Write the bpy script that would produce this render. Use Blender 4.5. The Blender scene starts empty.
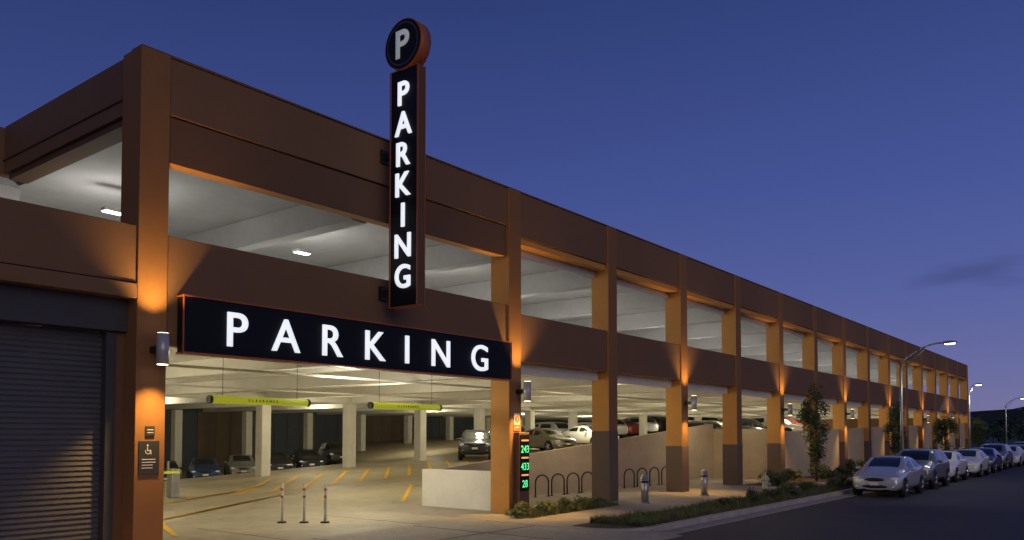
import bpy, bmesh, math, random
from mathutils import Vector, Matrix
random.seed(7)
scene=bpy.context.scene
COL=scene.collection
# ---------------------------------------------------------------- materials
def mat(name,col,rough=.7,metal=0.,var=.0,scale=3.,bump=0.,bscale=40.,emit=0.,ecol=None,coat=0.,coord='pos',stretch=(1,1,1),spec=.5):
    m=bpy.data.materials.new(name); m.use_nodes=True
    nt=m.node_tree; N=nt.nodes; L=nt.links
    b=N['Principled BSDF']
    b.inputs['Roughness'].default_value=rough
    b.inputs['Metallic'].default_value=metal
    b.inputs['Coat Weight'].default_value=coat
    b.inputs['Specular IOR Level'].default_value=spec
    c=(*col,1)
    b.inputs['Base Color'].default_value=c
    if emit:
        b.inputs['Emission Color'].default_value=(*(ecol or col),1)
        b.inputs['Emission Strength'].default_value=emit
    if var or bump:
        if coord=='pos':
            g=N.new('ShaderNodeNewGeometry'); src=g.outputs['Position']
        else:
            g=N.new('ShaderNodeTexCoord'); src=g.outputs['Object']
        mp=N.new('ShaderNodeMapping'); mp.inputs['Scale'].default_value=stretch
        L.new(src,mp.inputs['Vector'])
    if var:
        n=N.new('ShaderNodeTexNoise'); n.inputs['Scale'].default_value=scale; n.inputs['Detail'].default_value=8; n.inputs['Roughness'].default_value=.65
        L.new(mp.outputs[0],n.inputs['Vector'])
        n2=N.new('ShaderNodeTexNoise'); n2.inputs['Scale'].default_value=scale*9; n2.inputs['Detail'].default_value=4
        L.new(mp.outputs[0],n2.inputs['Vector'])
        mx=N.new('ShaderNodeMath'); mx.operation='MULTIPLY_ADD'; mx.inputs[1].default_value=.35; 
        L.new(n2.outputs[0],mx.inputs[0]); L.new(n.outputs[0],mx.inputs[2])
        r=N.new('ShaderNodeMapRange'); r.inputs[1].default_value=.42; r.inputs[2].default_value=.95
        r.inputs[3].default_value=1-var; r.inputs[4].default_value=1+var
        L.new(mx.outputs[0],r.inputs[0])
        v=N.new('ShaderNodeVectorMath'); v.operation='SCALE'; v.inputs[0].default_value=col
        L.new(r.outputs[0],v.inputs['Scale']); L.new(v.outputs[0],b.inputs['Base Color'])
        r2=N.new('ShaderNodeMapRange'); r2.inputs[1].default_value=.42; r2.inputs[2].default_value=.95
        r2.inputs[3].default_value=max(rough-.12,.05); r2.inputs[4].default_value=min(rough+.12,1)
        L.new(mx.outputs[0],r2.inputs[0]); L.new(r2.outputs[0],b.inputs['Roughness'])
    if bump:
        n3=N.new('ShaderNodeTexNoise'); n3.inputs['Scale'].default_value=bscale; n3.inputs['Detail'].default_value=5
        L.new(mp.outputs[0],n3.inputs['Vector'])
        bp=N.new('ShaderNodeBump'); bp.inputs['Strength'].default_value=bump; bp.inputs['Distance'].default_value=.02
        L.new(n3.outputs[0],bp.inputs['Height']); L.new(bp.outputs[0],b.inputs['Normal'])
    return m
BROWN=mat('brown_panel',(.180,.104,.060),.8,var=.10,scale=.7,bump=.2,bscale=60,spec=.3)
BROWN2=mat('brown_band',(.140,.080,.047),.8,var=.10,scale=.7,bump=.2,spec=.3)
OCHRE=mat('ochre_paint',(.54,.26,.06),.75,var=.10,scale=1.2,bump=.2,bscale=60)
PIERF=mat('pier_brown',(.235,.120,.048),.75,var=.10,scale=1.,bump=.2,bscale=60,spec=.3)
PSHADE=mat('pier_shade_grey_brown',(.13,.09,.065),.75,var=.12,scale=1.,bump=.2,bscale=60)  # darker brown for the shade painted on the lower piers
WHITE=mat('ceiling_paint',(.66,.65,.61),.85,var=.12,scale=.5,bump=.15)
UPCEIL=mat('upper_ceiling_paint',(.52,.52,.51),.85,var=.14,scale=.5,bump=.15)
CONC=mat('concrete_floor',(.40,.345,.24),.62,var=.42,scale=.35,bump=.15,bscale=30)
CONCW=mat('concrete_wall',(.46,.37,.25),.85,var=.16,scale=.8,bump=.3,bscale=25)
WALLW=mat('white_wall',(.85,.83,.76),.85,var=.08,scale=1.2,bump=.2)
COLW=mat('column_paint',(.62,.60,.54),.8,var=.1,scale=1.)
SIDE=mat('sidewalk_concrete',(.40,.35,.27),.8,var=.35,scale=.5,bump=.2,bscale=50)
ASPH=mat('asphalt',(.06,.058,.058),.72,var=.45,scale=.4,bump=.6,bscale=90)
KERB=mat('kerb_concrete',(.40,.37,.32),.85,var=.25,scale=2,bump=.3)
SOIL=mat('soil',(.07,.055,.035),.95,var=.5,scale=4,bump=.8)
EARTH=mat('earth',(.05,.05,.04),.95,var=.4,scale=.2)
SHUT=mat('shutter_metal',(.085,.092,.105),.5,metal=.2,var=.12,scale=1.)
DARK=mat('dark_metal',(.03,.03,.032),.45,metal=.4)
LINT=mat('dark_lintel',(.045,.047,.053),.6,var=.2,scale=1)
NAVY=mat('sign_face',(.006,.007,.011),.6,spec=.25)
ORFR=mat('sign_frame_orange',(.36,.10,.03),.5)
LET=mat('letter_light',(.9,.93,1),.5,emit=.82,ecol=(.88,.94,1.))
LETP=mat('letter_grey',(.42,.46,.5),.5,emit=.20,ecol=(.75,.85,.9))
FIX=mat('fixture_glow',(1,1,1),.5,emit=10,ecol=(1,.97,.9))
FIXH=mat('fixture_glow_warm',(1,.9,.7),.5,emit=6,ecol=(1,.8,.5))
STEEL=mat('galvanised_steel',(.42,.42,.42),.4,metal=.8,var=.1,scale=3,coord='obj')
SILV=mat('silver_paint',(.45,.46,.48),.35,metal=.3)
YEL=mat('yellow_plastic_glow',(.68,.78,.04),.5,emit=.18,ecol=(.75,.85,.05))  # faint emission added to brighten yellow parts that are no lamps
YLINE=mat('yellow_line_paint',(.85,.48,.02),.7,var=.15,scale=3)
LEDG=mat('green_digit',(.05,.5,.2),.5,emit=1.,ecol=(.10,.95,.35))
LEDR=mat('label_amber',(.5,.2,.1),.5,emit=.8,ecol=(1,.45,.15))
GREYS=mat('grey_sign',(.03,.038,.043),.5)
WHT=mat('white_paint',(.8,.8,.78),.6)
GLASS=mat('car_glass',(.01,.012,.016),.06,spec=.8,coat=.5)
TYRE=mat('tyre_rubber',(.018,.018,.018),.8)
RIM=mat('rim_alloy',(.5,.5,.52),.3,metal=.9)
BLK=mat('black_plastic',(.015,.015,.016),.5)
JOINT=mat('joint_dark',(.12,.105,.085),.9)
HEAD=mat('headlight_glass',(.75,.78,.8),.12,coat=1,emit=.08)
TAILM=mat('tail_light_red',(.35,.01,.01),.2,coat=1)
BARK=mat('bark',(.10,.07,.05),.9,var=.3,scale=8,bump=.6,coord='obj')
LEAF=mat('leaf_green',(.045,.08,.028),.65,var=.5,scale=2.5,coord='pos')
LEAF2=mat('leaf_olive',(.10,.115,.035),.65,var=.5,scale=3,coord='pos')
GRASS=mat('grass_blades',(.115,.135,.045),.7,var=.5,scale=2)
HILLM=mat('hill_dark',(.022,.026,.022),1,var=.3,scale=.02)
BANDO=mat('band_orange',(.5,.16,.03),.5)
# ---------------------------------------------------------------- mesh builder
class MB:
    def __init__(s): s.v=[];s.f=[];s.m=[];s.sm=[]
    def quad(s,pts,mi=0,sm=False):
        b=len(s.v); s.v+= [tuple(p) for p in pts]; s.f.append(tuple(range(b,b+len(pts)))); s.m.append(mi); s.sm.append(sm)
    def box(s,x0,x1,y0,y1,z0,z1,mi=0,mf=None):
        b=len(s.v)
        s.v+=[(x0,y0,z0),(x1,y0,z0),(x1,y1,z0),(x0,y1,z0),(x0,y0,z1),(x1,y0,z1),(x1,y1,z1),(x0,y1,z1)]
        fs=[(0,3,2,1),(4,5,6,7),(0,1,5,4),(1,2,6,5),(2,3,7,6),(3,0,4,7)] # bottom,top,-y,+x,+y,-x
        for i,f in enumerate(fs):
            s.f.append(tuple(b+k for k in f)); s.m.append(mf.get(i,mi) if mf else mi); s.sm.append(False)
    def cyl(s,p0,p1,r0,r1=None,n=16,mi=0,caps=True,capm=None):
        if r1 is None:r1=r0
        p0=Vector(p0);p1=Vector(p1); d=(p1-p0).normalized()
        a=d.orthogonal().normalized(); c=d.cross(a)
        b=len(s.v)
        for p,r in ((p0,r0),(p1,r1)):
            for i in range(n):
                t=2*math.pi*i/n
                s.v.append(tuple(p+a*math.cos(t)*r+c*math.sin(t)*r))
        for i in range(n):
            j=(i+1)%n
            s.f.append((b+i,b+j,b+n+j,b+n+i)); s.m.append(mi); s.sm.append(True)
        if caps:
            cm=mi if capm is None else capm
            s.f.append(tuple(b+n-1-i for i in range(n))); s.m.append(cm); s.sm.append(False)
            s.f.append(tuple(b+n+i for i in range(n))); s.m.append(cm); s.sm.append(False)
    def tube(s,pts,r,n=8,mi=0):
        for a,b in zip(pts[:-1],pts[1:]): s.cyl(a,b,r,r,n,mi)
    def ell(s,c,r,nu=12,nv=8,mi=0):
        b=len(s.v)
        for j in range(nv+1):
            ph=math.pi*j/nv
            for i in range(nu):
                t=2*math.pi*i/nu
                s.v.append((c[0]+r[0]*math.sin(ph)*math.cos(t),c[1]+r[1]*math.sin(ph)*math.sin(t),c[2]+r[2]*math.cos(ph)))
        for j in range(nv):
            for i in range(nu):
                k=(i+1)%nu
                s.f.append((b+j*nu+i,b+(j+1)*nu+i,b+(j+1)*nu+k,b+j*nu+k)); s.m.append(mi); s.sm.append(True)
    def done(s,name,mats,parent=None,bevel=0):
        off=parent.location if parent is not None else Vector((0,0,0))
        me=bpy.data.meshes.new(name)
        me.from_pydata([(v[0]-off[0],v[1]-off[1],v[2]-off[2]) for v in s.v],[],s.f)
        for m in (mats if isinstance(mats,(list,tuple)) else [mats]): me.materials.append(m)
        for p,mi,sm in zip(me.polygons,s.m,s.sm): p.material_index=mi; p.use_smooth=sm
        me.update()
        o=bpy.data.objects.new(name,me); COL.objects.link(o)
        if parent is not None: o.parent=parent
        if bevel:
            b=o.modifiers.new('bevel','BEVEL'); b.width=bevel; b.segments=2; b.limit_method='ANGLE'
        return o
def empty(name,loc,label,cat,group=None):
    o=bpy.data.objects.new(name,None); o.location=loc; o.empty_display_size=.2; COL.objects.link(o)
    tag(o,label,cat,group); return o
def tag(o,label,cat,group=None):
    o['label']=label;o['category']=cat
    if group:o['group']=group
def struct(o,label=None,cat=None):
    o['kind']='structure'
    tag(o,label or 'plain setting surface',cat or o.name)
def clone(top,loc,rz=0,parent=None,scale=1):
    c=top.copy(); COL.objects.link(c)
    if parent is not None: c.parent=parent
    else:
        c.location=loc; c.rotation_euler=(0,0,rz); c.scale=(scale,)*3
    for ch in list(top.children): clone(ch,None,0,c)
    return c
def recenter(o,loc):
    me=o.data; d=Vector(loc)
    me.transform(Matrix.Translation(-d)); o.location=d
    return o

# ---------------------------------------------------------------- key dimensions
D=13.8; H=9.06
P0=7.08; PW=.55
PX=[P0]+[17.6+5.3*i for i in range(15)]
XE=PX[-1]+PW
YB=56.
RW=17.5   # y of ramp side wall
SL=.045
def sst(a,b,x):
    t=max(0,min(1,(x-a)/(b-a))); return t*t*(3-2*t)
def base(X): return SL*max(0,min(X,70)-18.3)
def gz(X,Y):  # garage floor height
    z=base(X) if Y>=RW-.01 else 0.
    return z-1.15*sst(35,44,Y)*(1-sst(34,50,X))
# ---------------------------------------------------------------- ground
m=MB(); 
m.quad([(-1500,-1500,-3.2),(2500,-1500,-3.2),(2500,2500,-3.2),(-1500,2500,-3.2)])
m.quad([(-1500,-1500,-.2),(2500,-1500,-.2),(2500,13.9,-.2),(-1500,13.9,-.2)])
m.quad([(XE,13.9,-.2),(2500,13.9,-.2),(2500,1500,-.2),(XE,1500,-.2)])
m.quad([(-1500,57,-.2),(XE,57,-.2),(XE,1500,-.2),(-1500,1500,-.2)])
struct(m.done('ground',EARTH),'dark bare earth reaching the horizon','ground')
m=MB(); m.quad([(-60,-9,-.14),(400,-9,-.14),(400,8.7,-.14),(-60,8.7,-.14)])
struct(m.done('road',ASPH),'dark asphalt street beside the garage','road')
m=MB(); m.quad([(17.25,8.65,-.132),(400,8.65,-.132),(400,9.2,-.132),(17.25,9.2,-.132)])
struct(m.done('gutter',KERB),'concrete gutter strip along the kerb','gutter')
m=MB()
pts=[(15.9,13.2),(15.9,10.5)]+[(17.2-1.3*math.cos(a),10.5-1.3*math.sin(a)) for a in [math.radians(k) for k in range(10,91,10)]]+[(400,9.2)]
for a,b in zip(pts[:-1],pts[1:]):
    a=Vector(a);b=Vector(b);d=(b-a).normalized();n=Vector((-d.y,d.x))*.15
    q=[a,b,b+n,a+n]
    m.quad([(p.x,p.y,.012) for p in q]); m.quad([(a.x,a.y,-.15),(b.x,b.y,-.15),(b.x,b.y,.012),(a.x,a.y,.012)])
struct(m.done('kerb',KERB),'pale concrete kerb curving into the driveway','kerb')
m=MB()
for i in range(8):
    x0=-25+i*5.1; x1=x0+5.1 if i<7 else 17.2
    m.quad([(x0,8.4,-.136),(x1,8.4,-.136),(x1,9.8,-.004),(x0,9.8,-.004)])
    m.quad([(x0,9.8,-.004),(x1,9.8,-.004),(x1,13.9,-.0),(x0,13.9,-.0)])
struct(m.done('driveway',SIDE),'light concrete driveway apron','driveway')
m=MB(); m.quad([(16.0,10.9,.004),(400,10.9,.004),(400,RW+.1,.004),(16.0,RW+.1,.004)])
struct(m.done('pavement',SIDE),'concrete walkway along the garage','pavement')
m=MB()
m.quad([(17.0,9.36,.006),(400,9.36,.006),(400,10.9,.006),(16.3,10.9,.006),(16.25,10.3,.006),(16.5,9.75,.006)])
m.quad([(17.0,12.6,.012),(21.9,12.9,.012),(21.9,13.75,.012),(17.4,13.75,.012)])
m.quad([(33.5,11.7,.012),(92,11.7,.012),(92,13.7,.012),(33.5,13.7,.012)])
struct(m.done('planting_bed',SOIL),'soil planting bed between kerb and walkway','planting bed')
m=MB()
for x in [2.,5.,8.,11.,14.]: m.box(x-.012,x+.012,9.8,13.9,-.02,.003)
m.box(-20,15.8,11.6,11.625,-.02,.0035)
for i in range(30): m.box(16+i*1.6,16.015+i*1.6,10.95,13.0,-.02,.0065)
for x in [10.5,14.3]: m.box(x-.01,x+.01,13.95,RW,-.02,.0045)
struct(m.done('pavement_joints',JOINT),'dark tooled joints in the concrete','pavement')
# garage floor
m=MB()
xs=[-12,0,8,14,18.3]+[18.3+1.8*i for i in range(1,20)]
while xs[-1]<67: xs.append(xs[-1]+3)
xs+=[70,75,80,86,XE]
ys=[RW,22,27,31,35]+[35+.75*i for i in range(1,14)]+[48,YB]
for a,b in zip(xs[:-1],xs[1:]):
    for c,d in zip(ys[:-1],ys[1:]):
        m.quad([(a,c,gz(a,c)),(b,c,gz(b,c)),(b,d,gz(b,d)),(a,d,gz(a,d))],0,True)
m.quad([(-12,13.9,.001),(18.1,13.9,.001),(18.1,RW,.001),(-12,RW,.001)])
struct(m.done('garage_floor',CONC),'worn concrete parking floor ramping upward','floor')
m=MB()
def sline(x0,y0,x1,y1,w=.11):
    a=Vector((x0,y0));b=Vector((x1,y1));d=(b-a).normalized();n=Vector((-d.y,d.x))*w/2
    k=8
    for i in range(k):
        p=a.lerp(b,i/k);q=a.lerp(b,(i+1)/k)
        m.quad([(r.x,r.y,gz(r.x,r.y)+.014) for r in (p-n,q-n,q+n,p+n)])
for i in range(36):
    x=17.2+1.45*i
    sline(x,26.0,x+4.9,30.9,.14)
    if x>18.4: sline(x,19.0,x+4.2,22.8,.13)
    if x>34 and i%2: sline(x,34.3,x+3,38.3,.2)
for i in range(9): sline(10.2+.62*i,19.4+.42*i,13.6+.62*i,21.5+.42*i,.10)
for i in range(6): sline(13.2+.8*i,24.2+.5*i,16.6+.8*i,26.6+.5*i,.12)
sline(9.4,16.5,13.4,26,.13); sline(17.0,25.9,60,26.0,.10)
struct(m.done('stall_lines',YLINE),'faded yellow parking stall lines on the floor','road marking')
# ---------------------------------------------------------------- garage
G=empty('parking_garage',(7.3,13.8,0),'brown two-storey concrete parking garage lit from inside','parking garage')
for i,x in enumerate(PX):
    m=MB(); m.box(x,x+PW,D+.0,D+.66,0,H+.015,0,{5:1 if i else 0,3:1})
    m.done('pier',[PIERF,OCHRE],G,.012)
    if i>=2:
        m=MB(); m.box(x-.012,x+PW+.012,D-.012,D+.672,0,2.3 if i==2 else 1.75); m.done('pier_shade',PSHADE,G,.01)  # added dark sleeve paints the ramp wall's shade on the lower pier
bays=[(PX[i]+PW,PX[i+1]) for i in range(len(PX)-1)]
for i,(a,b) in enumerate(bays):
    g=.015
    if i==0:
        m=MB(); m.box(a+g,b-g,D+.05,D+.35,8.02,H); m.done('parapet_panel',BROWN,G,.01)
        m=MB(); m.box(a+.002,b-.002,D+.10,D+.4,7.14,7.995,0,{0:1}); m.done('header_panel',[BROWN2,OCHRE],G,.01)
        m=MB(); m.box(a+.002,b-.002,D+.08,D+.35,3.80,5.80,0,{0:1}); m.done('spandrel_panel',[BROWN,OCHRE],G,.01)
    else:
        m=MB(); m.box(a+g,b-g,D+.05,D+.35,7.80,H); m.done('parapet_panel',[BROWN],G,.01)
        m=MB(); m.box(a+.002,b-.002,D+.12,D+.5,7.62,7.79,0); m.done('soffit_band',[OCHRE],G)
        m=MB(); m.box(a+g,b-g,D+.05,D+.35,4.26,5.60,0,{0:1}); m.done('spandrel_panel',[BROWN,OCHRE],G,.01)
m=MB(); m.box(P0+.02,XE-.02,D+.03,D+.4,H+.017,H+.05); m.done('coping',BROWN2,G)
YR=19.9
m=MB(); m.box(P0+.05,P0+.35,D+.68,YR,8.0,H,0); m.box(-14,P0+.34,YR+.02,YR+.3,8.0,H-.02); m.done('parapet_panel',BROWN,G,.01)
m=MB(); m.box(P0+.02,P0+.04,D+.68,YR,8.28,8.31); m.done('reveal_strip',BROWN2,G)
m=MB(); m.box(P0+.12,P0+.5,D+.68,YR-.1,7.86,7.99); m.done('header_panel',BROWN2,G)
m=MB(); m.box(-14,P0-.004,D+.04,D+.4,4.85,5.86); m.box(-14,P0-.004,D-.0,D+.4,4.57,4.83); m.done('spandrel_panel',BROWN,G,.012)
m=MB(); m.box(-14,P0-.004,D+.3,D+.6,4.0,4.56); m.done('lintel',LINT,G)
m=MB(); m.box(6.93,P0-.004,D+.42,D+.8,0,3.995); m.box(-14,1.6,D+.42,D+.8,0,3.995); m.done('wall',BROWN2,G)
SX=6.76
for a,b in ((SX,6.925),(1.605,1.8)):
    m=MB(); m.box(a,b,D+.40,D+.72,0,3.99); m.done('door_frame',LINT,G,.01)
m=MB()
z=0.02
while z<3.95:
    y=D+.60
    m.quad([(1.8,y,z),(SX,y,z),(SX,y-.028,z+.03),(1.8,y-.028,z+.03)])
    m.quad([(1.8,y-.028,z+.03),(SX,y-.028,z+.03),(SX,y-.006,z+.085),(1.8,y-.006,z+.085)])
    m.quad([(1.8,y-.006,z+.085),(SX,y-.006,z+.085),(SX,y,z+.09),(1.8,y,z+.09)])
    z+=.09
m.done('roller_shutter',SHUT,G)
m=MB(); m.box(-14,P0+.4,14.2,YR,5.1,5.3); m.done('low_roof',BROWN2,G)
m=MB(); m.box(6.6,6.9,14.6,YB,-3,4.25); m.done('wall',WALLW,G)
m=MB(); m.box(-14,XE-.01,D+.36,YB,4.3,4.52,0); m.done('floor_slab',WHITE,G)
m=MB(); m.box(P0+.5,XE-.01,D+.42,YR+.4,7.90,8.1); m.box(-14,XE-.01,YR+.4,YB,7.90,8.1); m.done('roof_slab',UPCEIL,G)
for i in range(17):
    x=7.15+5.3*i
    if x+.35>XE: continue
    if i>0: 
        m=MB(); m.box(x+.1,x+.45,D+.67,YB-.3,3.84,4.298); m.done('beam',WHITE,G,.015)
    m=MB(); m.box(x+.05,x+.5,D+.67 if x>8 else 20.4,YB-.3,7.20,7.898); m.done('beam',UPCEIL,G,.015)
    x+=2.75
    if x+.2<XE:
        m=MB(); m.box(x,x+.2,D+.67,YB-.3,4.0,4.2975); m.done('rib',WHITE,G,.01)
m=MB(); m.box(P0+.5,XE-.02,D+.42,D+.64,3.95,4.297); m.done('girder',WHITE,G)
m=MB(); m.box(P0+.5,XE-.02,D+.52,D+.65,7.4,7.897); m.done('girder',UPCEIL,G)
m=MB(); m.box(7.3,XE-.02,32.8,33.2,3.80,4.2985); m.done('girder',WHITE,G)
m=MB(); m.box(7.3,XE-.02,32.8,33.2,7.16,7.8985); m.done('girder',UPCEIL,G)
for (y,z) in ((17.4,3.76),(24.5,3.76)):
    m=MB(); m.cyl((8,y,z),(80,y,z),.035,n=8)
    m.done('sprinkler_pipe',COLW,G)
for row,y in ((0,33.),(1,50.)):
    for i in range(14):
        x=17.6+5.3*i
        if row==1 and i>9: continue
        m=MB(); m.box(x,x+.5,y-.26,y+.26,-2.2 if row else 0,3.79); m.done('column',COLW,G,.02)
        if row==0 and i<10:
            m=MB(); m.box(x,x+.5,y-.26,y+.26,4.52,7.15); m.done('column',COLW,G,.02)
TANP=mat('tan_panel',(.16,.12,.085),.8,var=.2,scale=1); BLUEP=mat('blue_grey_panel',(.07,.09,.125),.6,var=.2,scale=1)
m=MB()
for i in range(18):
    x=1.7+5.3*i
    if x>XE: break
    mi=[0,1,1,0,1,1][i%6]
    xe=min(x+5.3,XE)
    m.box(x+.3,xe,YB,YB+.25,-3,4.29,mi)
    m.box(x,x+.3,YB-.05,YB+.25,-3,8,0)
    m.box(x+.3,xe,YB,YB+.25,4.53,5.6,0)
    m.box(x+.3,xe,YB,YB+.25,7.3,8.9,0)
    for k in range(1,4): m.box(x+.3+k*1.25,x+.36+k*1.25,YB-.04,YB-.002,-3,4.28,0)
m.done('wall',[TANP,BLUEP],G)
m=MB(); m.box(XE-.25,XE-.004,D+.67,YB,0,5.6); m.box(XE-.25,XE-.004,D+.67,YB,7.6,8.9); m.done('wall',BROWN,G)
def wallrun(a,b,y0,y1,za,zb):
    m=MB(); v=[(a,y0,0),(b,y0,0),(b,y0,zb),(a,y0,za),(a,y1,0),(b,y1,0),(b,y1,zb),(a,y1,za)]
    for f in [(0,1,2,3),(5,4,7,6),(3,2,6,7),(1,5,6,2),(4,0,3,7)]: m.quad([v[k] for k in f])
    m.done('ramp_wall',CONCW,G)
wallrun(18.25,38.9,RW-.2,RW+.02,1.08,2.72)
m=MB(); m.box(38.92,39.15,D+.67,RW+.02,0,2.45); m.done('ramp_wall',CONCW,G)
wallrun(39.16,XE-.3,14.1,14.3,2.3,3.3)
m=MB(); m.quad([(39.16,14.3,base(39.16)),(70,14.3,base(70)),(70,RW,base(70)),(39.16,RW,base(39.16))]); m.quad([(70,14.3,base(70)),(XE-.3,14.3,base(70)),(XE-.3,RW,base(70)),(70,RW,base(70))]); m.done('ramp_deck',CONC,G)
m=MB(); m.box(18.0,18.22,D+.67,RW+.02,0,1.13); m.done('low_wall',WALLW,G,.015)

# ---------------------------------------------------------------- letters
def letter(ch,cap,center,facing,parent,material,depth=.03,off=.012,name='letter',wx=1.):
    cu=bpy.data.curves.new('t','FONT'); cu.body=ch; cu.size=1; cu.extrude=0; cu.offset=off/cap
    o=bpy.data.objects.new('t',cu); COL.objects.link(o)
    dg=bpy.context.evaluated_depsgraph_get(); dg.update()
    me=bpy.data.meshes.new_from_object(o.evaluated_get(dg))
    bpy.data.objects.remove(o)
    zs=[v.co.y for v in me.vertices]; xs=[v.co.x for v in me.vertices]
    h=max(zs)-min(zs); s=cap/h; cx=(max(xs)+min(xs))/2; cy=(max(zs)+min(zs))/2
    bm=bmesh.new(); bm.from_mesh(me)
    r=bmesh.ops.extrude_face_region(bm,geom=bm.faces[:])
    for g in r['geom']:
        if isinstance(g,bmesh.types.BMVert): g.co.z+=depth/s
    bmesh.ops.recalc_face_normals(bm,faces=bm.faces[:])
    bm.to_mesh(me); bm.free()
    R=Matrix.Rotation(math.radians(90),4,'X')
    if facing=='-x': R=Matrix.Rotation(math.radians(-90),4,'Z')@R
    poff=parent.location if parent is not None else Vector((0,0,0))
    T=Matrix.Translation(Vector(center)-poff)@R@Matrix.Diagonal((s*wx,s,s,1))@Matrix.Translation((-cx,-cy,0))
    me.transform(T); me.materials.clear(); me.materials.append(material)
    ob=bpy.data.objects.new(name,me); COL.objects.link(ob); ob.parent=parent
    return ob
S=empty('entrance_sign',(12.5,13.7,3.7),'long dark sign with glowing white PARKING letters above the entry','sign')
m=MB(); m.box(7.85,17.42,13.60,13.84,3.69,4.69); m.done('panel',NAVY,S,.01)
m=MB(); 
m.box(7.84,17.43,13.58,13.86,4.693,4.72); m.box(7.84,17.43,13.58,13.86,3.655,3.687)
m.box(7.825,7.842,13.58,13.61,3.655,4.72); m.box(17.433,17.45,13.58,13.61,3.655,4.72)
m.done('frame',ORFR,S)
for ch,x in zip('PARKING',[8.93,10.04,11.23,12.45,13.44,14.6,16.08]):
    letter(ch,.65 if ch!='G' else .68,(x,13.598,4.18),'-y',S,LET,.04,.004,wx=1.06)
S=empty('blade_sign',(12.9,13.2,5.05),'tall vertical blade sign with round P disc on brackets','sign')
m=MB(); m.box(12.81,13.03,12.66,13.50,5.10,10.50,0); m.done('panel',[NAVY],S,.01)
m=MB()
for xa,xb in ((12.79,12.815),(13.025,13.05)):
    m.box(xa,xb,12.63,12.657,5.08,10.52); m.box(xa,xb,13.503,13.53,5.08,10.52)
m.box(12.79,13.05,12.63,13.53,5.06,5.079); m.box(12.79,13.05,12.659,13.50,10.503,10.52); m.box(12.816,13.024,12.645,12.6585,5.08,10.502,1); m.done('frame',[ORFR,BROWN2],S)
for i,ch in enumerate('PARKING'):
    letter(ch,.54,(12.808,13.08,9.95-.70*i),'-x',S,LET,.04,.008,wx=.98)
ZD=11.07
m=MB(); m.cyl((12.76,13.08,ZD),(13.08,13.08,ZD),.58,n=48,mi=0); m.done('disc',[ORFR],S)
m=MB(); m.cyl((12.745,13.08,ZD),(12.758,13.08,ZD),.555,n=48,mi=0); m.done('disc_face',[NAVY],S)
m=MB()
for i in range(48):
    a0=2*math.pi*i/48;a1=2*math.pi*(i+1)/48
    m.quad([(12.74,13.08+r*math.cos(t),ZD+r*math.sin(t)) for r,t in ((.50,a0),(.50,a1),(.46,a1),(.46,a0))])
m.done('ring',mat('ring_grey',(.05,.05,.06),.5),S)
letter('P',.64,(12.744,13.07,ZD),'-x',S,LETP,.02,.014)
for z in (5.45,8.65):
    m=MB()
    m.box(12.87,12.99,13.535,13.86,z-.07,z+.07); m.box(12.8,13.06,13.80,13.88,z-.16,z+.16)
    m.done('bracket',DARK,S)
# ---------------------------------------------------------------- wall lamps
def spot(loc,up,power,ang=75,col=(1,.55,.14),r=.06,blend=.9):
    l=bpy.data.lights.new('lamp_light','SPOT'); l.energy=power; l.spot_size=math.radians(ang); l.spot_blend=blend; l.color=col; l.shadow_soft_size=r
    o=bpy.data.objects.new('lamp_light',l); o.location=loc; o.rotation_euler=(math.pi if up else 0,0,0); COL.objects.link(o); return o
for i,x in enumerate([PX[0],PX[1],PX[3],PX[5],PX[7],PX[9],PX[11],PX[13]]):
    xc=x+PW/2; zc=3.68 if i==0 else 3.38; y=D-.38
    if i==1: xc+=.06
    W=empty('wall_lamp',(xc,y,zc),'silver cylinder wall lamp glowing up and down on a pier','wall lamp','wall lamps on the piers')
    m=MB(); m.cyl((xc,y,zc-.27),(xc,y,zc+.27),.105,n=24); m.done('housing',SILV,W)
    m=MB(); m.cyl((xc,y,zc-.278),(xc,y,zc-.272),.09,n=20); m.done('lens',FIXH,W)
    m=MB(); m.cyl((xc,y,zc+.272),(xc,y,zc+.278),.09,n=20); m.done('lens',FIXH,W)
    m=MB(); m.box(xc-.04,xc+.04,y+.09,D-.002,zc-.06,zc+.06); m.done('bracket',DARK,W)
    for up in (0,1):
        s=spot((xc,y-.02,zc+(.3 if up else -.3)),up,(430 if up==0 else 380) if i<2 else 330,100); s.parent=W; s.location=Vector(s.location)-W.location
# ---------------------------------------------------------------- ceiling lights
def ceil_light(x,y,z,power,col,drop=.32):
    C=empty('ceiling_light',(x,y,z),'small rectangular ceiling light fixture in the garage','ceiling light','ceiling lights in the garage')
    m=MB(); m.box(x-.24,x+.24,y-.11,y+.11,z,z+.08); m.done('housing',WHT,C)
    m=MB(); m.box(x-.21,x+.21,y-.08,y+.08,z-.02,z-.001); m.done('lens',FIX,C)
    l=bpy.data.lights.new('fixture_light','POINT'); l.energy=power; l.color=col; l.shadow_soft_size=.25
    o=bpy.data.objects.new('fixture_light',l); COL.objects.link(o); o.parent=C; o.location=(0,0,-drop)
for i in range(16):
    x=8.95+5.3*i
    if i<2: ceil_light(x,18.6,7.30,68,(1,.96,.90),.55)
    else: ceil_light(x,18.6,7.78,82,(1,.95,.88),.9)
    if i%2==0: ceil_light(x,29,7.78,115,(1,.96,.90),.9)
for i in range(16):
    x=9.0+5.3*i
    if i%2==0:
        ceil_light(x,21.5,4.17,185,(1,.89,.60),.9); ceil_light(x+5.3,30,4.17,165,(1,.89,.60),.9); ceil_light(x+2.6,42,4.17,190,(1,.89,.60),.9)
    elif i>1: ceil_light(x,15.8,4.17,80,(1,.82,.50),.8)
ceil_light(14.3,16.8,4.17,190,(1,.92,.72),.9)  # extra fixture added to brighten the low white wall
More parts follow.
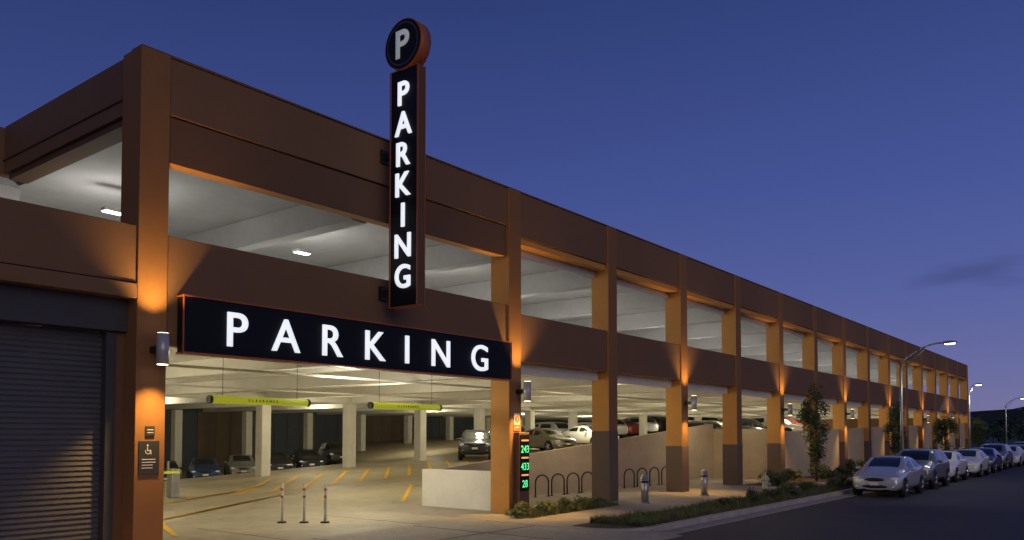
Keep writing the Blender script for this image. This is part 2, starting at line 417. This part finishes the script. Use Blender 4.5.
# ---------------------------------------------------------------- clearance bars
for (x0,x1) in ((9.55,12.08),(14.05,16.6)):
    C=empty('clearance_bar',((x0+x1)/2,15.5,2.9),'yellow hanging clearance bar with small dark lettering','clearance bar','clearance bars')
    m=MB(); m.cyl((x0,15.5,2.93),(x1,15.5,2.93),.085,n=20); m.done('tube',YEL,C)
    cx=(x0+x1)/2
    for k,ch in enumerate('CLEARANCE'):
        letter(ch,.05,(cx-.36+.09*k,15.417,2.93),'-y',C,BLK,.008,.001,name='letter',wx=1.1)
    for xx in (x0,x1):
        m=MB(); m.cyl((xx-.03,15.5,2.93),(xx+.03,15.5,2.93),.09,n=20); m.done('end_cap',BLK,C)
    for xx in (x0+.3,x1-.3):
        m=MB(); m.cyl((xx,15.5,3.01),(xx,15.5,4.29),.006,n=6); m.done('chain',DARK,C)
# ---------------------------------------------------------------- small signs on piers
YP=D-.002
def plate(name,x0,x1,z0,z1,y,m0,label,cat='sign'):
    E=empty(name,((x0+x1)/2,y,(z0+z1)/2),label,cat)
    m=MB(); m.box(x0,x1,y-.02,y,z0,z1); m.done('plate',m0,E,.004); return E
yy=YP-.024
E=plate('accessible_parking_sign',7.15,7.52,1.50,2.08,YP,GREYS,'dark grey sign with white wheelchair symbol on orange pier')
m=MB(); cx=7.31; cz=1.90
for i in range(20):
    a0=-math.pi*1.15+i*.21;a1=a0+.21
    m.quad([(cx+r*math.cos(t),yy,cz+r*math.sin(t)) for r,t in ((.052,a0),(.052,a1),(.041,a1),(.041,a0))])
m.box(cx-.015,cx-.002,yy-.002,yy,cz+.01,cz+.075); m.box(cx-.015,cx+.055,yy-.002,yy,cz,cz+.014); m.box(cx+.045,cx+.058,yy-.002,yy,cz-.055,cz+.014)
m.ell((cx-.008,yy,cz+.10),(.016,.003,.016))
for z in (1.75,1.70,1.65,1.60): m.box(7.20,7.20+.25*(1 if z>1.68 else .8),yy-.001,yy,z,z+.012)
m.done('symbol',WHT,E)
E=plate('pier_sign',7.26,7.43,2.17,2.34,YP,GREYS,'small dark square sign on orange pier')
m=MB(); m.box(7.29,7.40,yy-.001,yy,2.22,2.23); m.box(7.29,7.40,yy-.001,yy,2.27,2.28); m.done('marking',WHT,E)
E=plate('pier_sign',17.80,18.06,2.30,2.78,YP,mat('sign_cream',(.55,.52,.46),.5),'small cream and orange sign on pier')
m=MB(); m.box(17.81,18.05,yy-.001,yy,2.32,2.46); m.ell((17.93,yy,2.61),(.10,.004,.10)); m.done('marking',ORFR,E)
m=MB(); m.box(17.85,18.01,yy-.003,yy-.0015,2.38,2.40); m.box(17.915,17.93,yy-.006,yy-.0045,2.55,2.67); m.done('symbol',WHT,E)
E=empty('space_counter_display',(18.0,13.6,0),'slim brown pylon with green digits counting free parking spaces','display')
m=MB(); m.box(17.80,18.26,13.60,13.795,0,2.25); m.done('cabinet',BROWN2,E,.01)
m=MB(); m.box(17.83,18.23,13.58,13.597,.62,2.18); m.done('screen',NAVY,E)
for s,z in (('243',1.78),('433',1.30),('28',.82)):
    letter(s,.20,(18.03,13.578,z),'-y',E,LEDG,.006,.001,name='digits',wx=.9)
for z in (2.00,1.52,1.04):
    m=MB(); m.box(17.87,18.19,13.570,13.576,z,z+.045); m.done('label_strip',LEDR,E)
# ---------------------------------------------------------------- bollards, hydrant, posts, racks
for (x,y) in ((22.9,12.5),(27.3,12.5)):
    B=empty('bollard',(x,y,0),'grey steel bollard with domed top on walkway','bollard','bollards on the walkway')
    m=MB(); m.cyl((x,y,0),(x,y,.86),.12,n=24); m.ell((x,y,.86),(.12,.12,.07),24,8); m.cyl((x,y,0),(x,y,.04),.16,n=24); m.done('post',STEEL,B)
    m=MB(); m.cyl((x,y,.66),(x,y,.72),.124,n=24); m.done('band',DARK,B)
x,y=28.6,10.75
Hh=empty('fire_hydrant',(x,y,0),'pale fire hydrant standing in the planting strip','fire hydrant')
m=MB(); m.cyl((x,y,0),(x,y,.06),.17,n=16); m.cyl((x,y,.06),(x,y,.55),.11,n=16); m.cyl((x,y,.55),(x,y,.6),.15,n=16); m.ell((x,y,.6),(.13,.13,.14)); m.cyl((x,y,.72),(x,y,.8),.03,n=8)
m.done('barrel',mat('hydrant_paint',(.5,.45,.35),.5),Hh)
m=MB(); m.cyl((x-.2,y,.44),(x+.2,y,.44),.055,n=12); m.cyl((x,y-.2,.4),(x,y,.4),.07,n=12); m.done('outlet',STEEL,Hh)
for px in (283,305,326):
    u=(px-512)/810.; d=20.2; lat=u*d; x=.789*d+.614*lat; y=.614*d-.789*lat
    B=empty('delineator_post',(x,y,0),'slim white delineator post with orange bands on driveway','post','delineator posts at the entry')
    m=MB(); m.cyl((x,y,0),(x,y,.04),.12,.10,n=16); m.done('base',BLK,B)
    m=MB(); m.cyl((x,y,.04),(x,y,.95),.034,n=12); m.ell((x,y,.95),(.034,.034,.03)); m.done('tube',COLW,B)
    for z0 in (.80,.62):
        m=MB(); m.cyl((x,y,z0),(x,y,z0+.06),.037,n=12); m.done('band',BANDO,B)
rx=[23.1+.98*i for i in range(5)]+[29.2+1.08*i for i in range(5)]
m=MB(); hw=.33; pts=[(-hw,0,0),(-hw,0,.5)]+[(-hw*math.cos(a),0,.5+.26*math.sin(a)) for a in [math.radians(k) for k in range(15,166,15)]]+[(hw,0,.5),(hw,0,0)]
m.tube(pts,.028,8); m.cyl((-hw,0,0),(-hw,0,.02),.07); m.cyl((hw,0,0),(hw,0,.02),.07)
hoop=m.done('bike_rack',DARK); tag(hoop,'black metal inverted-U bicycle rack on the walkway','bike rack','bicycle racks by the ramp wall')
for k,x in enumerate(rx):
    o=hoop if k==0 else hoop.copy()
    if k: COL.objects.link(o)
    o.location=(x,16.65,.005); o.rotation_euler=(0,0,math.radians(-8))
x,y=15.0,26.5
B=empty('barrier_gate',(x,y,0),'grey gate cabinet with yellow arm inside entry','barrier gate')
m=MB(); m.box(x-.15,x+.15,y-.15,y+.15,0,1.0); m.done('cabinet',STEEL,B,.03)
m=MB(); m.box(x-2.2,x+.1,y-.21,y-.17,.85,.93); m.done('arm',YEL,B)
B=empty('mesh_fence',(14,26.,0),'dark steel mesh fence panel inside the garage','fence')
m=MB()
for k in range(17): m.box(13.6+.09*k,13.606+.09*k,27.0,27.01,0,1.2)
for k in range(11): m.box(13.6,15.05,27.012,27.018,.1+.11*k,.106+.11*k)
m.done('panel',DARK,B)
for xx in (13.57,15.07):
    m=MB(); m.box(xx-.03,xx+.03,26.98,27.04,0,1.25); m.done('post',STEEL,B)
# ---------------------------------------------------------------- cars
def paint(n,c,metal=.3): return mat('car_paint_'+n,c,.28,metal=metal,coat=.9,coord='obj')
SED=dict(L=4.5,st=[
 (0.00,.28,.45,.60,.63,.65,.67,.55,.66,.60,.55,.45),
 (0.10,.20,.48,.72,.74,.76,.78,.74,.82,.77,.70,.60),
 (0.45,.18,.52,.80,.83,.87,.90,.84,.89,.84,.76,.62),
 (1.05,.18,.56,.89,.94,.97,1.02,.86,.90,.86,.78,.64),
 (1.30,.18,.57,.92,.98,1.03,1.08,.86,.90,.87,.80,.70),
 (1.62,.18,.58,.93,1.15,1.20,1.26,.86,.90,.87,.75,.69),
 (2.05,.18,.58,.94,1.36,1.42,1.46,.86,.90,.87,.66,.60),
 (2.50,.18,.58,.96,1.39,1.45,1.49,.86,.90,.87,.65,.58),
 (2.60,.18,.58,.96,1.39,1.45,1.49,.86,.90,.87,.65,.58),
 (3.20,.18,.58,.99,1.35,1.40,1.45,.86,.90,.87,.66,.59),
 (3.55,.18,.58,1.00,1.26,1.32,1.36,.86,.90,.87,.68,.61),
 (4.05,.20,.60,1.01,1.07,1.11,1.14,.85,.89,.85,.74,.64),
 (4.38,.24,.60,.98,1.03,1.07,1.09,.80,.86,.80,.70,.60),
 (4.50,.34,.58,.86,.92,.96,.98,.66,.76,.72,.64,.54)],
 side=[(5,6),(6,7),(8,9),(9,10)],ws=[(4,5),(5,6)],rs=[(10,11)],wheels=(.85,3.55),wr=.33)
SUV=dict(L=4.6,st=[
 (0.00,.38,.55,.74,.78,.80,.83,.60,.72,.68,.60,.50),
 (0.08,.28,.60,.86,.89,.92,.95,.78,.86,.82,.74,.62),
 (0.45,.26,.62,.96,.99,1.02,1.05,.88,.92,.88,.80,.66),
 (1.05,.26,.64,1.02,1.06,1.09,1.13,.89,.93,.90,.82,.68),
 (1.25,.26,.64,1.05,1.10,1.14,1.18,.89,.93,.90,.83,.74),
 (1.50,.26,.65,1.06,1.30,1.35,1.40,.89,.93,.90,.79,.73),
 (1.85,.26,.65,1.06,1.56,1.60,1.64,.89,.93,.90,.73,.66),
 (2.45,.26,.65,1.06,1.58,1.63,1.69,.89,.93,.90,.72,.65),
 (2.55,.26,.65,1.06,1.58,1.63,1.69,.89,.93,.90,.72,.65),
 (3.40,.26,.65,1.08,1.57,1.62,1.68,.89,.93,.90,.72,.65),
 (3.95,.26,.65,1.09,1.53,1.58,1.64,.89,.93,.90,.73,.66),
 (4.30,.28,.65,1.10,1.34,1.40,1.44,.87,.92,.88,.77,.69),
 (4.52,.30,.65,1.05,1.10,1.13,1.16,.84,.90,.85,.78,.70),
 (4.60,.40,.62,.90,.96,1.0,1.02,.74,.82,.78,.7,.62)],
 side=[(5,6),(6,7),(8,9),(9,10)],ws=[(4,5),(5,6)],rs=[(10,11),(11,12)],wheels=(.9,3.65),wr=.37)
def build_car(T,pm,label,cat,group):
    L=T['L']; st=T['st']; hw=L/2
    E=empty('parked_car',(0,0,0),label,cat,group)
    rings=[]
    for s in st:
        x,zl,zm,zb,zg,z4,zt,wl,wm,wb,wg,w4=s
        half=[(wl,zl),(wm,zm),(wb+.01,zb-.03),(wb-.01,zb+.03),(wg,zg),(w4+.02,z4),(w4-.05,z4+(zt-z4)*.45),(0,zt)]
        full=[(0,zl)]+half
        rings.append([(x-hw,w,z) for w,z in full]+[(x-hw,-w,z) for w,z in reversed(full[1:-1])])
    K=len(rings[0]); bm=bmesh.new()
    R=[[bm.verts.new(p) for p in r] for r in rings]
    for i in range(len(R)-1):
        for j in range(K):
            k=(j+1)%K
            f=bm.faces.new((R[i][j],R[i+1][j],R[i+1][k],R[i][k]))
            jj=j if j<8 else K-1-j
            mi=0
            if jj==4 and (i,i+1) in T['side']:
                mi=(1 if j<8 else 5) if i<8 else (6 if j<8 else 7)
            if jj==7 and ((i,i+1) in T['ws']): mi=2
            if jj==7 and ((i,i+1) in T['rs']): mi=3
            if jj==0: mi=4
            f.material_index=mi; f.smooth=True
    for ring,rev in ((R[0],False),(R[-1],True)):
        for j in range(0,8):
            a,b=ring[j],ring[j+1]; c=ring[(K-j-1)%K] ; d=ring[(K-j)%K]
            vv=[]
            for q in (a,b,c,d):
                if q not in vv: vv.append(q)
            if len(vv)>=3:
                f=bm.faces.new(vv if not rev else vv[::-1]); f.smooth=True
    bmesh.ops.recalc_face_normals(bm,faces=bm.faces[:])
    me=bpy.data.meshes.new('tmp'); bm.to_mesh(me); bm.free()
    for _ in range(8): me.materials.append(None)
    o=bpy.data.objects.new('tmp',me); COL.objects.link(o)
    md=o.modifiers.new('s','SUBSURF'); md.levels=2; md.render_levels=2
    dg=bpy.context.evaluated_depsgraph_get(); dg.update()
    em=bpy.data.meshes.new_from_object(o.evaluated_get(dg)); bpy.data.objects.remove(o)
    co=[v.co.copy() for v in em.vertices]
    for mi,nm,mt in ((0,'body',pm),(1,'side_window',GLASS),(5,'side_window',GLASS),(6,'side_window',GLASS),(7,'side_window',GLASS),(2,'windscreen',GLASS),(3,'rear_window',GLASS),(4,'underbody',BLK)):
        b=bmesh.new(); mp={}
        for p in em.polygons:
            if p.material_index!=mi: continue
            vv=[]
            for vi in p.vertices:
                if vi not in mp: mp[vi]=b.verts.new(co[vi])
                vv.append(mp[vi])
            f=b.faces.new(vv); f.smooth=True
        m2=bpy.data.meshes.new(nm); b.to_mesh(m2); b.free(); m2.materials.append(mt)
        ob=bpy.data.objects.new(nm,m2); COL.objects.link(ob); ob.parent=E
    wr=T['wr']; W=st[4][8]
    for wx in T['wheels']:
        for s in (1,-1):
            m=MB(); y=s*(W-.20); x=wx-hw
            m.cyl((x,y,wr+.01),(x,s*(W+.0),wr+.01),wr+.055,n=28); m.done('wheel_arch',BLK,E)
            Wh=MB(); Wh.cyl((x,y,wr),(x,s*(W+.012),wr),wr,n=28); wo=Wh.done('wheel',TYRE,E)
            m=MB(); m.cyl((x,y,wr),(x,s*(W+.018),wr),wr*.66,n=24,mi=1)
            for k in range(5):
                a=2*math.pi*k/5; c=Vector((x,s*(W+.022),wr)); d=Vector((math.cos(a),0,math.sin(a)))
                m.cyl(c,c+d*wr*.64,.035,.03,6,0)
            m.cyl((x,y,wr),(x,s*(W+.03),wr),.05,n=10,mi=0)
            m.done('rim',[RIM,BLK],wo)
    up=st[1][4]-.70; w0=st[1][8]
    for s in (1,-1):
        m=MB(); m.ell((.20-hw,s*(w0-.17),.64+up*1.05),(.20,.17,.065),16,8); m.done('headlight',HEAD,E)
        m=MB(); m.ell((.14-hw,s*(w0-.20),.36+up*.9),(.12,.09,.045),12,6); m.done('fog_light',HEAD,E)
        m=MB(); m.ell((L-.14-hw,s*(w0-.16),.80+up),(.13,.14,.08),12,6); m.done('tail_light',TAILM,E)
        zz=st[5][3]+.08; m=MB(); m.ell((1.62-hw,s*(W+.07),zz),(.08,.12,.075),12,8); m.done('mirror',pm,E)
        m=MB(); m.box(2.45-hw,2.60-hw,s*(W-.02)-.012,s*(W-.02)+.012,st[5][3]-.14,st[5][3]-.11); m.done('handle',RIM,E)
    m=MB(); m.ell((.055-hw,0,.60+up),(.10,.40,.07),20,8); m.done('grille',BLK,E)
    m=MB(); m.ell((.075-hw,0,.36+up*.8),(.12,.52,.085),20,8); m.done('intake',BLK,E)
    m=MB(); m.box(-.065-hw,-.045-hw,-.16,.16,.40+up,.50+up); m.done('licence_plate',WHT,E)
    return E
paints={'silver':paint('silver',(.60,.62,.64),.4),'white':paint('white',(.78,.78,.77),0),'dark':paint('dark',(.02,.022,.03),.3),'grey':paint('grey',(.27,.27,.27),.45),'blue':paint('blue',(.03,.07,.20),.3),'red':paint('red',(.22,.02,.02),.3),'sand':paint('sand',(.30,.27,.22),.5)}
protos={}
def car(kind,color,loc,rz,where,tilt=0):
    key=(kind,color)
    g='cars parked along the kerb' if 'kerb' in where else 'cars parked inside the garage'
    cn={'dark':'black'}.get(color,color)
    label='%s %s parked %s'%(cn,'sedan' if kind=='sedan' else 'sport utility car',where)
    if key not in protos:
        protos[key]=build_car(SED if kind=='sedan' else SUV,paints[color],label,'car',g)
        c=protos[key]; c.location=loc; c.rotation_euler=(0,tilt,rz)
    else:
        c=clone(protos[key],loc,rz); c.rotation_euler=(0,tilt,rz)
    c['label']=label; c['category']='car'; c['group']=g
    return c
KY=8.0
for k,(kd,cl,x) in enumerate([('sedan','silver',34.2),('suv','grey',40.0),('sedan','white',46),('sedan','white',52),('sedan','dark',58),('suv','grey',64.),('sedan','white',70.),('sedan','grey',76),('suv','dark',82),('sedan','silver',88.),('sedan','dark',94)]):
    car(kd,cl,(x,KY+.1*((k*7)%3-1),-.13),0,'facing forward at the kerb')
R90=math.radians(90)
for kd,cl,x in [('sedan','dark',25.4),('sedan','blue',28.0),('sedan','grey',30.6),('sedan','dark',33.3),('sedan','dark',35.8),('suv','dark',38.4)]:
    car(kd,cl,(x,46.0,gz(x,46)),R90-.5,'on the sunken floor inside the garage')
for kd,cl,x in [('suv','dark',35.7),('sedan','sand',42.6),('sedan','white',47.9)]:
    car(kd,cl,(x,30.4,gz(x,30)),R90-.9 if x<40 else R90-.3,'in a stall inside the garage')
for kd,cl,x in [('sedan','white',44.7),('sedan','grey',47.4),('suv','silver',50.2),('sedan','white',53),('sedan','white',55.6),('suv','grey',58.3),('sedan','red',61),('suv','silver',63.6),('suv','dark',66.2),('sedan','white',68.8),('suv','white',71.5),('sedan','grey',74.2),('suv','dark',76.8)]:
    car(kd,cl,(x,35.8,gz(x,30)),-R90-.3,'in a stall inside the garage')
for kd,cl,x in [('suv','grey',49.6),('suv','dark',54.9),('suv','white',60.2),('sedan','red',64)]:
    car(kd,cl,(x,22,gz(x,30)),R90,'in a stall behind the ramp wall')
# ---------------------------------------------------------------- vegetation
def leafmesh(m,c,r,n,size,mi=0):
    for _ in range(n):
        th=random.uniform(0,2*math.pi); ph=math.acos(random.uniform(-1,1)); rr=random.random()**.45
        p=Vector((c[0]+r[0]*rr*math.sin(ph)*math.cos(th),c[1]+r[1]*rr*math.sin(ph)*math.sin(th),c[2]+r[2]*rr*math.cos(ph)))
        a=Vector((random.gauss(0,1),random.gauss(0,1),random.gauss(0,1))).normalized(); b=a.orthogonal().normalized()
        s=size*random.uniform(.6,1.3)
        m.quad([p-a*s,p+b*s*.5,p+a*s,p-b*s*.5],random.choice((0,0,1)) if mi is None else mi)
def tree(x,y,h,w,label):
    E=empty('tree',(x,y,0),label,'tree','young trees by the garage')
    m=MB(); top=Vector((x+.08,y,h*.8)); m.cyl((x,y,-.02),(x+.03,y,h*.4),.07,.05,10); m.cyl((x+.03,y,h*.4),top,.05,.015,8)
    cl=[]
    for k in range(16):
        z=h*random.uniform(.25,.78); a=random.uniform(0,6.28); q=(z/h-.25)/.75
        rad=w*.45*max(.3,math.sin(min(1,q*1.15)*math.pi)**.6)*random.uniform(.5,1)
        e=Vector((x+rad*math.cos(a),y+rad*math.sin(a),z+rad*.7)); m.cyl((x+.03,y,z-.15),e,.022,.008,6); cl.append(e)
    m.done('trunk',BARK,E)
    m=MB()
    for e in cl+[Vector((x,y,h*.9)),Vector((x+.1,y,h*.82)),Vector((x,y,h*.62))]:
        s=w*random.uniform(.16,.27); leafmesh(m,e,(s,s,s*1.35),210,.065,None)
    m.done('crown',[LEAF,LEAF2],E)
tree(38.7,12.1,4.6,1.55,'young leafy tree in front of lit garage wall')
tree(54.8,12.1,4.3,1.5,'young slim tree beside the street')
tree(70,12.1,3.6,1.7,'young slim tree beside the street')
tree(86,12.1,3.8,1.7,'young slim tree beside the street')
def shrub(x,y,r,h,label,sz=.045,n=500,ms=(LEAF,LEAF2)):
    m=MB()
    for k in range(7):
        a=random.uniform(0,6.28); q=r*random.uniform(0,.6)
        leafmesh(m,(q*math.cos(a),q*math.sin(a),h*random.uniform(.3,.7)),(r*.5,r*.5,h*.35),n//7,sz,None)
    for k in range(6): m.cyl((0,0,0),(r*.5*math.cos(k),r*.5*math.sin(k),h*.6),.012,.005,5)
    o=m.done('shrub',list(ms)); o.location=(x,y,0); tag(o,label,'shrub','shrubs in the planting beds')
for k in range(8): shrub(16.9+.62*k+random.uniform(-.1,.1),13.1+random.uniform(-.2,.2),.34,random.uniform(.24,.44),'low olive-green shrub at the foot of the pier',ms=(LEAF2,LEAF2) if k%2 else (LEAF,LEAF2))
for k in range(16):
    x=34+k*1.6+random.uniform(-.4,.4); shrub(x,12.6+random.uniform(-.5,.6),random.uniform(.4,.7),random.uniform(.45,.95),'dense green shrub in bed beside garage',.06,600)
for k in range(18):
    x=24.0+k*1.0; shrub(x,10.15+random.uniform(-.45,.45),random.uniform(.25,.42),random.uniform(.22,.45),'low green shrub in the kerb strip',.045,350)
for k in range(12):
    x=60+k*2.6; shrub(x,12.6,random.uniform(.6,.9),random.uniform(.7,1.2),'dense green shrub in bed beside garage',.09,400)
m=MB()
def blade(x,y,z0,h):
    a=random.uniform(0,6.28); w=.012; l=random.uniform(.03,.14)
    dx,dy=math.cos(a),math.sin(a)
    m.quad([(x-dy*w,y+dx*w,z0),(x+dy*w,y-dx*w,z0),(x+dx*l,y+dy*l,z0+h)])
for _ in range(30000):
    x=17.1+(random.random()**1.6)*45; y=random.uniform(9.4,10.88); 
    den=.5+.5*math.sin(x*1.9)*math.sin(y*5+x)
    if random.random()<.2+.8*den: blade(x,y,0.006,random.uniform(.04,.17)*(.6+.8*den))
for _ in range(2500):
    blade(random.uniform(17.2,21.8),random.uniform(12.75,13.7),.012,random.uniform(.05,.25))
g=m.done('grass',GRASS); g['kind']='stuff'; tag(g,'tufts of green grass in the planting strips','grass')
# ---------------------------------------------------------------- street lamps
def slamp(x,y,h,power,label,arm=2.0):
    E=empty('street_lamp',(x,y,0),label,'street lamp','street lamps along the kerb')
    m=MB(); m.cyl((x,y,0),(x,y,h-.9),.085,.06,12); m.cyl((x,y,0),(x,y,.25),.14,.12,12)
    m.done('pole',STEEL,E)
    m=MB(); pts=[]
    for k in range(9):
        t=k/8; pts.append((x,y-arm*t,h-.9+.9*math.sin(min(1,t*1.1)*math.pi/2)))
    m.tube(pts,.04,8); m.cyl((x,y-.0,h-1.3),(x,y-arm*.55,h-.3),.02,n=6); m.done('arm',STEEL,E)
    m=MB(); m.ell((x,y-arm-.25,h+.0),(.15,.36,.09),14,8); m.done('lamp_head',STEEL,E)
    m=MB(); m.ell((x,y-arm-.27,h-.06),(.11,.26,.05),14,6); m.done('lens',FIX,E)
    l=bpy.data.lights.new('street_light','SPOT'); l.energy=power; l.color=(1,.95,.85); l.spot_size=math.radians(140); l.shadow_soft_size=.15
    o=bpy.data.objects.new('street_light',l); COL.objects.link(o); o.parent=E; o.location=(0,-arm-.27,h-.15)
slamp(45.0,9.75,6.75,200,'tall grey street lamp with curved arm at kerb')
slamp(82,12.2,6.6,200,'tall grey street lamp with short arm',.5)
slamp(122,14,6.8,200,'tall grey street lamp with curved arm far along the street',1.6)
m=MB(); m.cyl((58,20,8.1),(58,20,9.9),.03,n=8); o=recenter(m.done('antenna_mast',DARK),(58,20,8.1)); tag(o,'thin dark mast standing on garage roof','mast')
# ---------------------------------------------------------------- distance
def ridge(x0,ys,hf,name,lbl):
    m=MB(); 
    for a,b in zip(ys[:-1],ys[1:]):
        m.quad([(x0,a,-1),(x0,b,-1),(x0+40,b,hf(b)),(x0+40,a,hf(a))],0,True)
        m.quad([(x0+40,a,hf(a)),(x0+40,b,hf(b)),(x0+160,b,-1),(x0+160,a,-1)],0,True)
    struct(m.done(name,HILLM),lbl,'hill')
ridge(700,list(range(-500,700,20)),lambda y:17+7*math.sin(y*.011+1)+3*math.sin(y*.043)+1.2*math.sin(y*.13),'hill','dark low hills on the horizon')
random.seed(11)
m=MB()
for k in range(60):
    x=random.uniform(130,260); y=random.uniform(-25,60) 
    if -12<y<11: continue
    hh=random.uniform(3.5,6.5)
    m.cyl((x,y,-.2),(x,y,hh*.5),.15,.08,5)
    for q in range(5): leafmesh(m,(x+random.uniform(-1.2,1.2),y+random.uniform(-1.2,1.2),hh*random.uniform(.4,.85)),(1.5,1.5,1.2),35,.4,0)
g=m.done('distant_trees',[LEAF]); g['kind']='stuff'; tag(g,'dark far-off tree belt beyond the street','trees')
# ---------------------------------------------------------------- world
w=bpy.data.worlds.new('World'); scene.world=w; w.use_nodes=True
nt=w.node_tree;N=nt.nodes;L=nt.links
bg=N['Background']
tc=N.new('ShaderNodeTexCoord'); sep=N.new('ShaderNodeSeparateXYZ'); L.new(tc.outputs['Generated'],sep.inputs[0])
cr=N.new('ShaderNodeValToRGB'); L.new(sep.outputs['Z'],cr.inputs[0])
els=[(0,(.185,.165,.300)),(.06,(.138,.145,.325)),(.15,(.090,.116,.325)),(.28,(.056,.084,.285)),(.47,(.030,.052,.190)),(1,(.014,.027,.095))]
e=cr.color_ramp.elements
e[0].position=0;e[0].color=(*els[0][1],1); e[1].position=1;e[1].color=(*els[-1][1],1)
for p,c in els[1:-1]:
    q=e.new(p); q.color=(*c,1)
fw=Vector((math.cos(math.radians(37.9)),math.sin(math.radians(37.9)),0)); rt=Vector((fw.y,-fw.x,0))
dt=N.new('ShaderNodeVectorMath'); dt.operation='DOT_PRODUCT'; dt.inputs[1].default_value=tuple(rt); L.new(tc.outputs['Generated'],dt.inputs[0])
mr=N.new('ShaderNodeMapRange'); mr.inputs[1].default_value=-.6; mr.inputs[2].default_value=.6; mr.inputs[3].default_value=.84; mr.inputs[4].default_value=1.1; L.new(dt.outputs['Value'],mr.inputs[0])
sc=N.new('ShaderNodeVectorMath'); sc.operation='SCALE'; L.new(cr.outputs[0],sc.inputs[0]); L.new(mr.outputs[0],sc.inputs['Scale'])
cd=(fw+rt*.584+Vector((0,0,.20))).normalized()
sb=N.new('ShaderNodeVectorMath'); sb.operation='SUBTRACT'; sb.inputs[1].default_value=tuple(cd); L.new(tc.outputs['Generated'],sb.inputs[0])
ml=N.new('ShaderNodeVectorMath'); ml.operation='MULTIPLY'; ml.inputs[1].default_value=(14,14,60); L.new(sb.outputs[0],ml.inputs[0])
ns=N.new('ShaderNodeTexNoise'); ns.inputs['Scale'].default_value=.8; ns.inputs['Detail'].default_value=6; L.new(ml.outputs[0],ns.inputs['Vector'])
ln=N.new('ShaderNodeVectorMath'); ln.operation='LENGTH'; L.new(ml.outputs[0],ln.inputs[0])
ad=N.new('ShaderNodeMath'); ad.operation='MULTIPLY_ADD'; ad.inputs[1].default_value=2.2; L.new(ns.outputs[0],ad.inputs[0]); L.new(ln.outputs['Value'],ad.inputs[2])
m3=N.new('ShaderNodeMapRange'); m3.interpolation_type='SMOOTHSTEP'; m3.inputs[1].default_value=1.1; m3.inputs[2].default_value=2.3; m3.inputs[3].default_value=.75; m3.inputs[4].default_value=1.; L.new(ad.outputs[0],m3.inputs[0])
sc2=N.new('ShaderNodeVectorMath'); sc2.operation='SCALE'; L.new(sc.outputs[0],sc2.inputs[0]); L.new(m3.outputs[0],sc2.inputs['Scale'])
L.new(sc2.outputs[0],bg.inputs[0]); bg.inputs[1].default_value=1.
sl=bpy.data.lights.new('afterglow_sun','SUN'); sl.energy=.50; sl.angle=math.radians(40); sl.color=(1,.77,.50)
so=bpy.data.objects.new('afterglow_sun',sl); COL.objects.link(so)
so.rotation_euler=Vector((.45,.85,-.30)).to_track_quat('-Z','Y').to_euler()
# ---------------------------------------------------------------- camera
cam=bpy.data.cameras.new('camera'); co=bpy.data.objects.new('camera',cam); COL.objects.link(co)
cam.lens=28.5; cam.sensor_width=36; cam.sensor_fit='HORIZONTAL'; cam.clip_end=5000
PITCH=2.3
co.location=(0,0,2.2); co.rotation_euler=(math.radians(90+PITCH),0,math.radians(37.9-90))
cam.shift_y=(434-270-810*math.tan(math.radians(PITCH)))/1024
scene.camera=co
scene.view_settings.view_transform='Standard'; scene.view_settings.look='None'; scene.view_settings.exposure=0
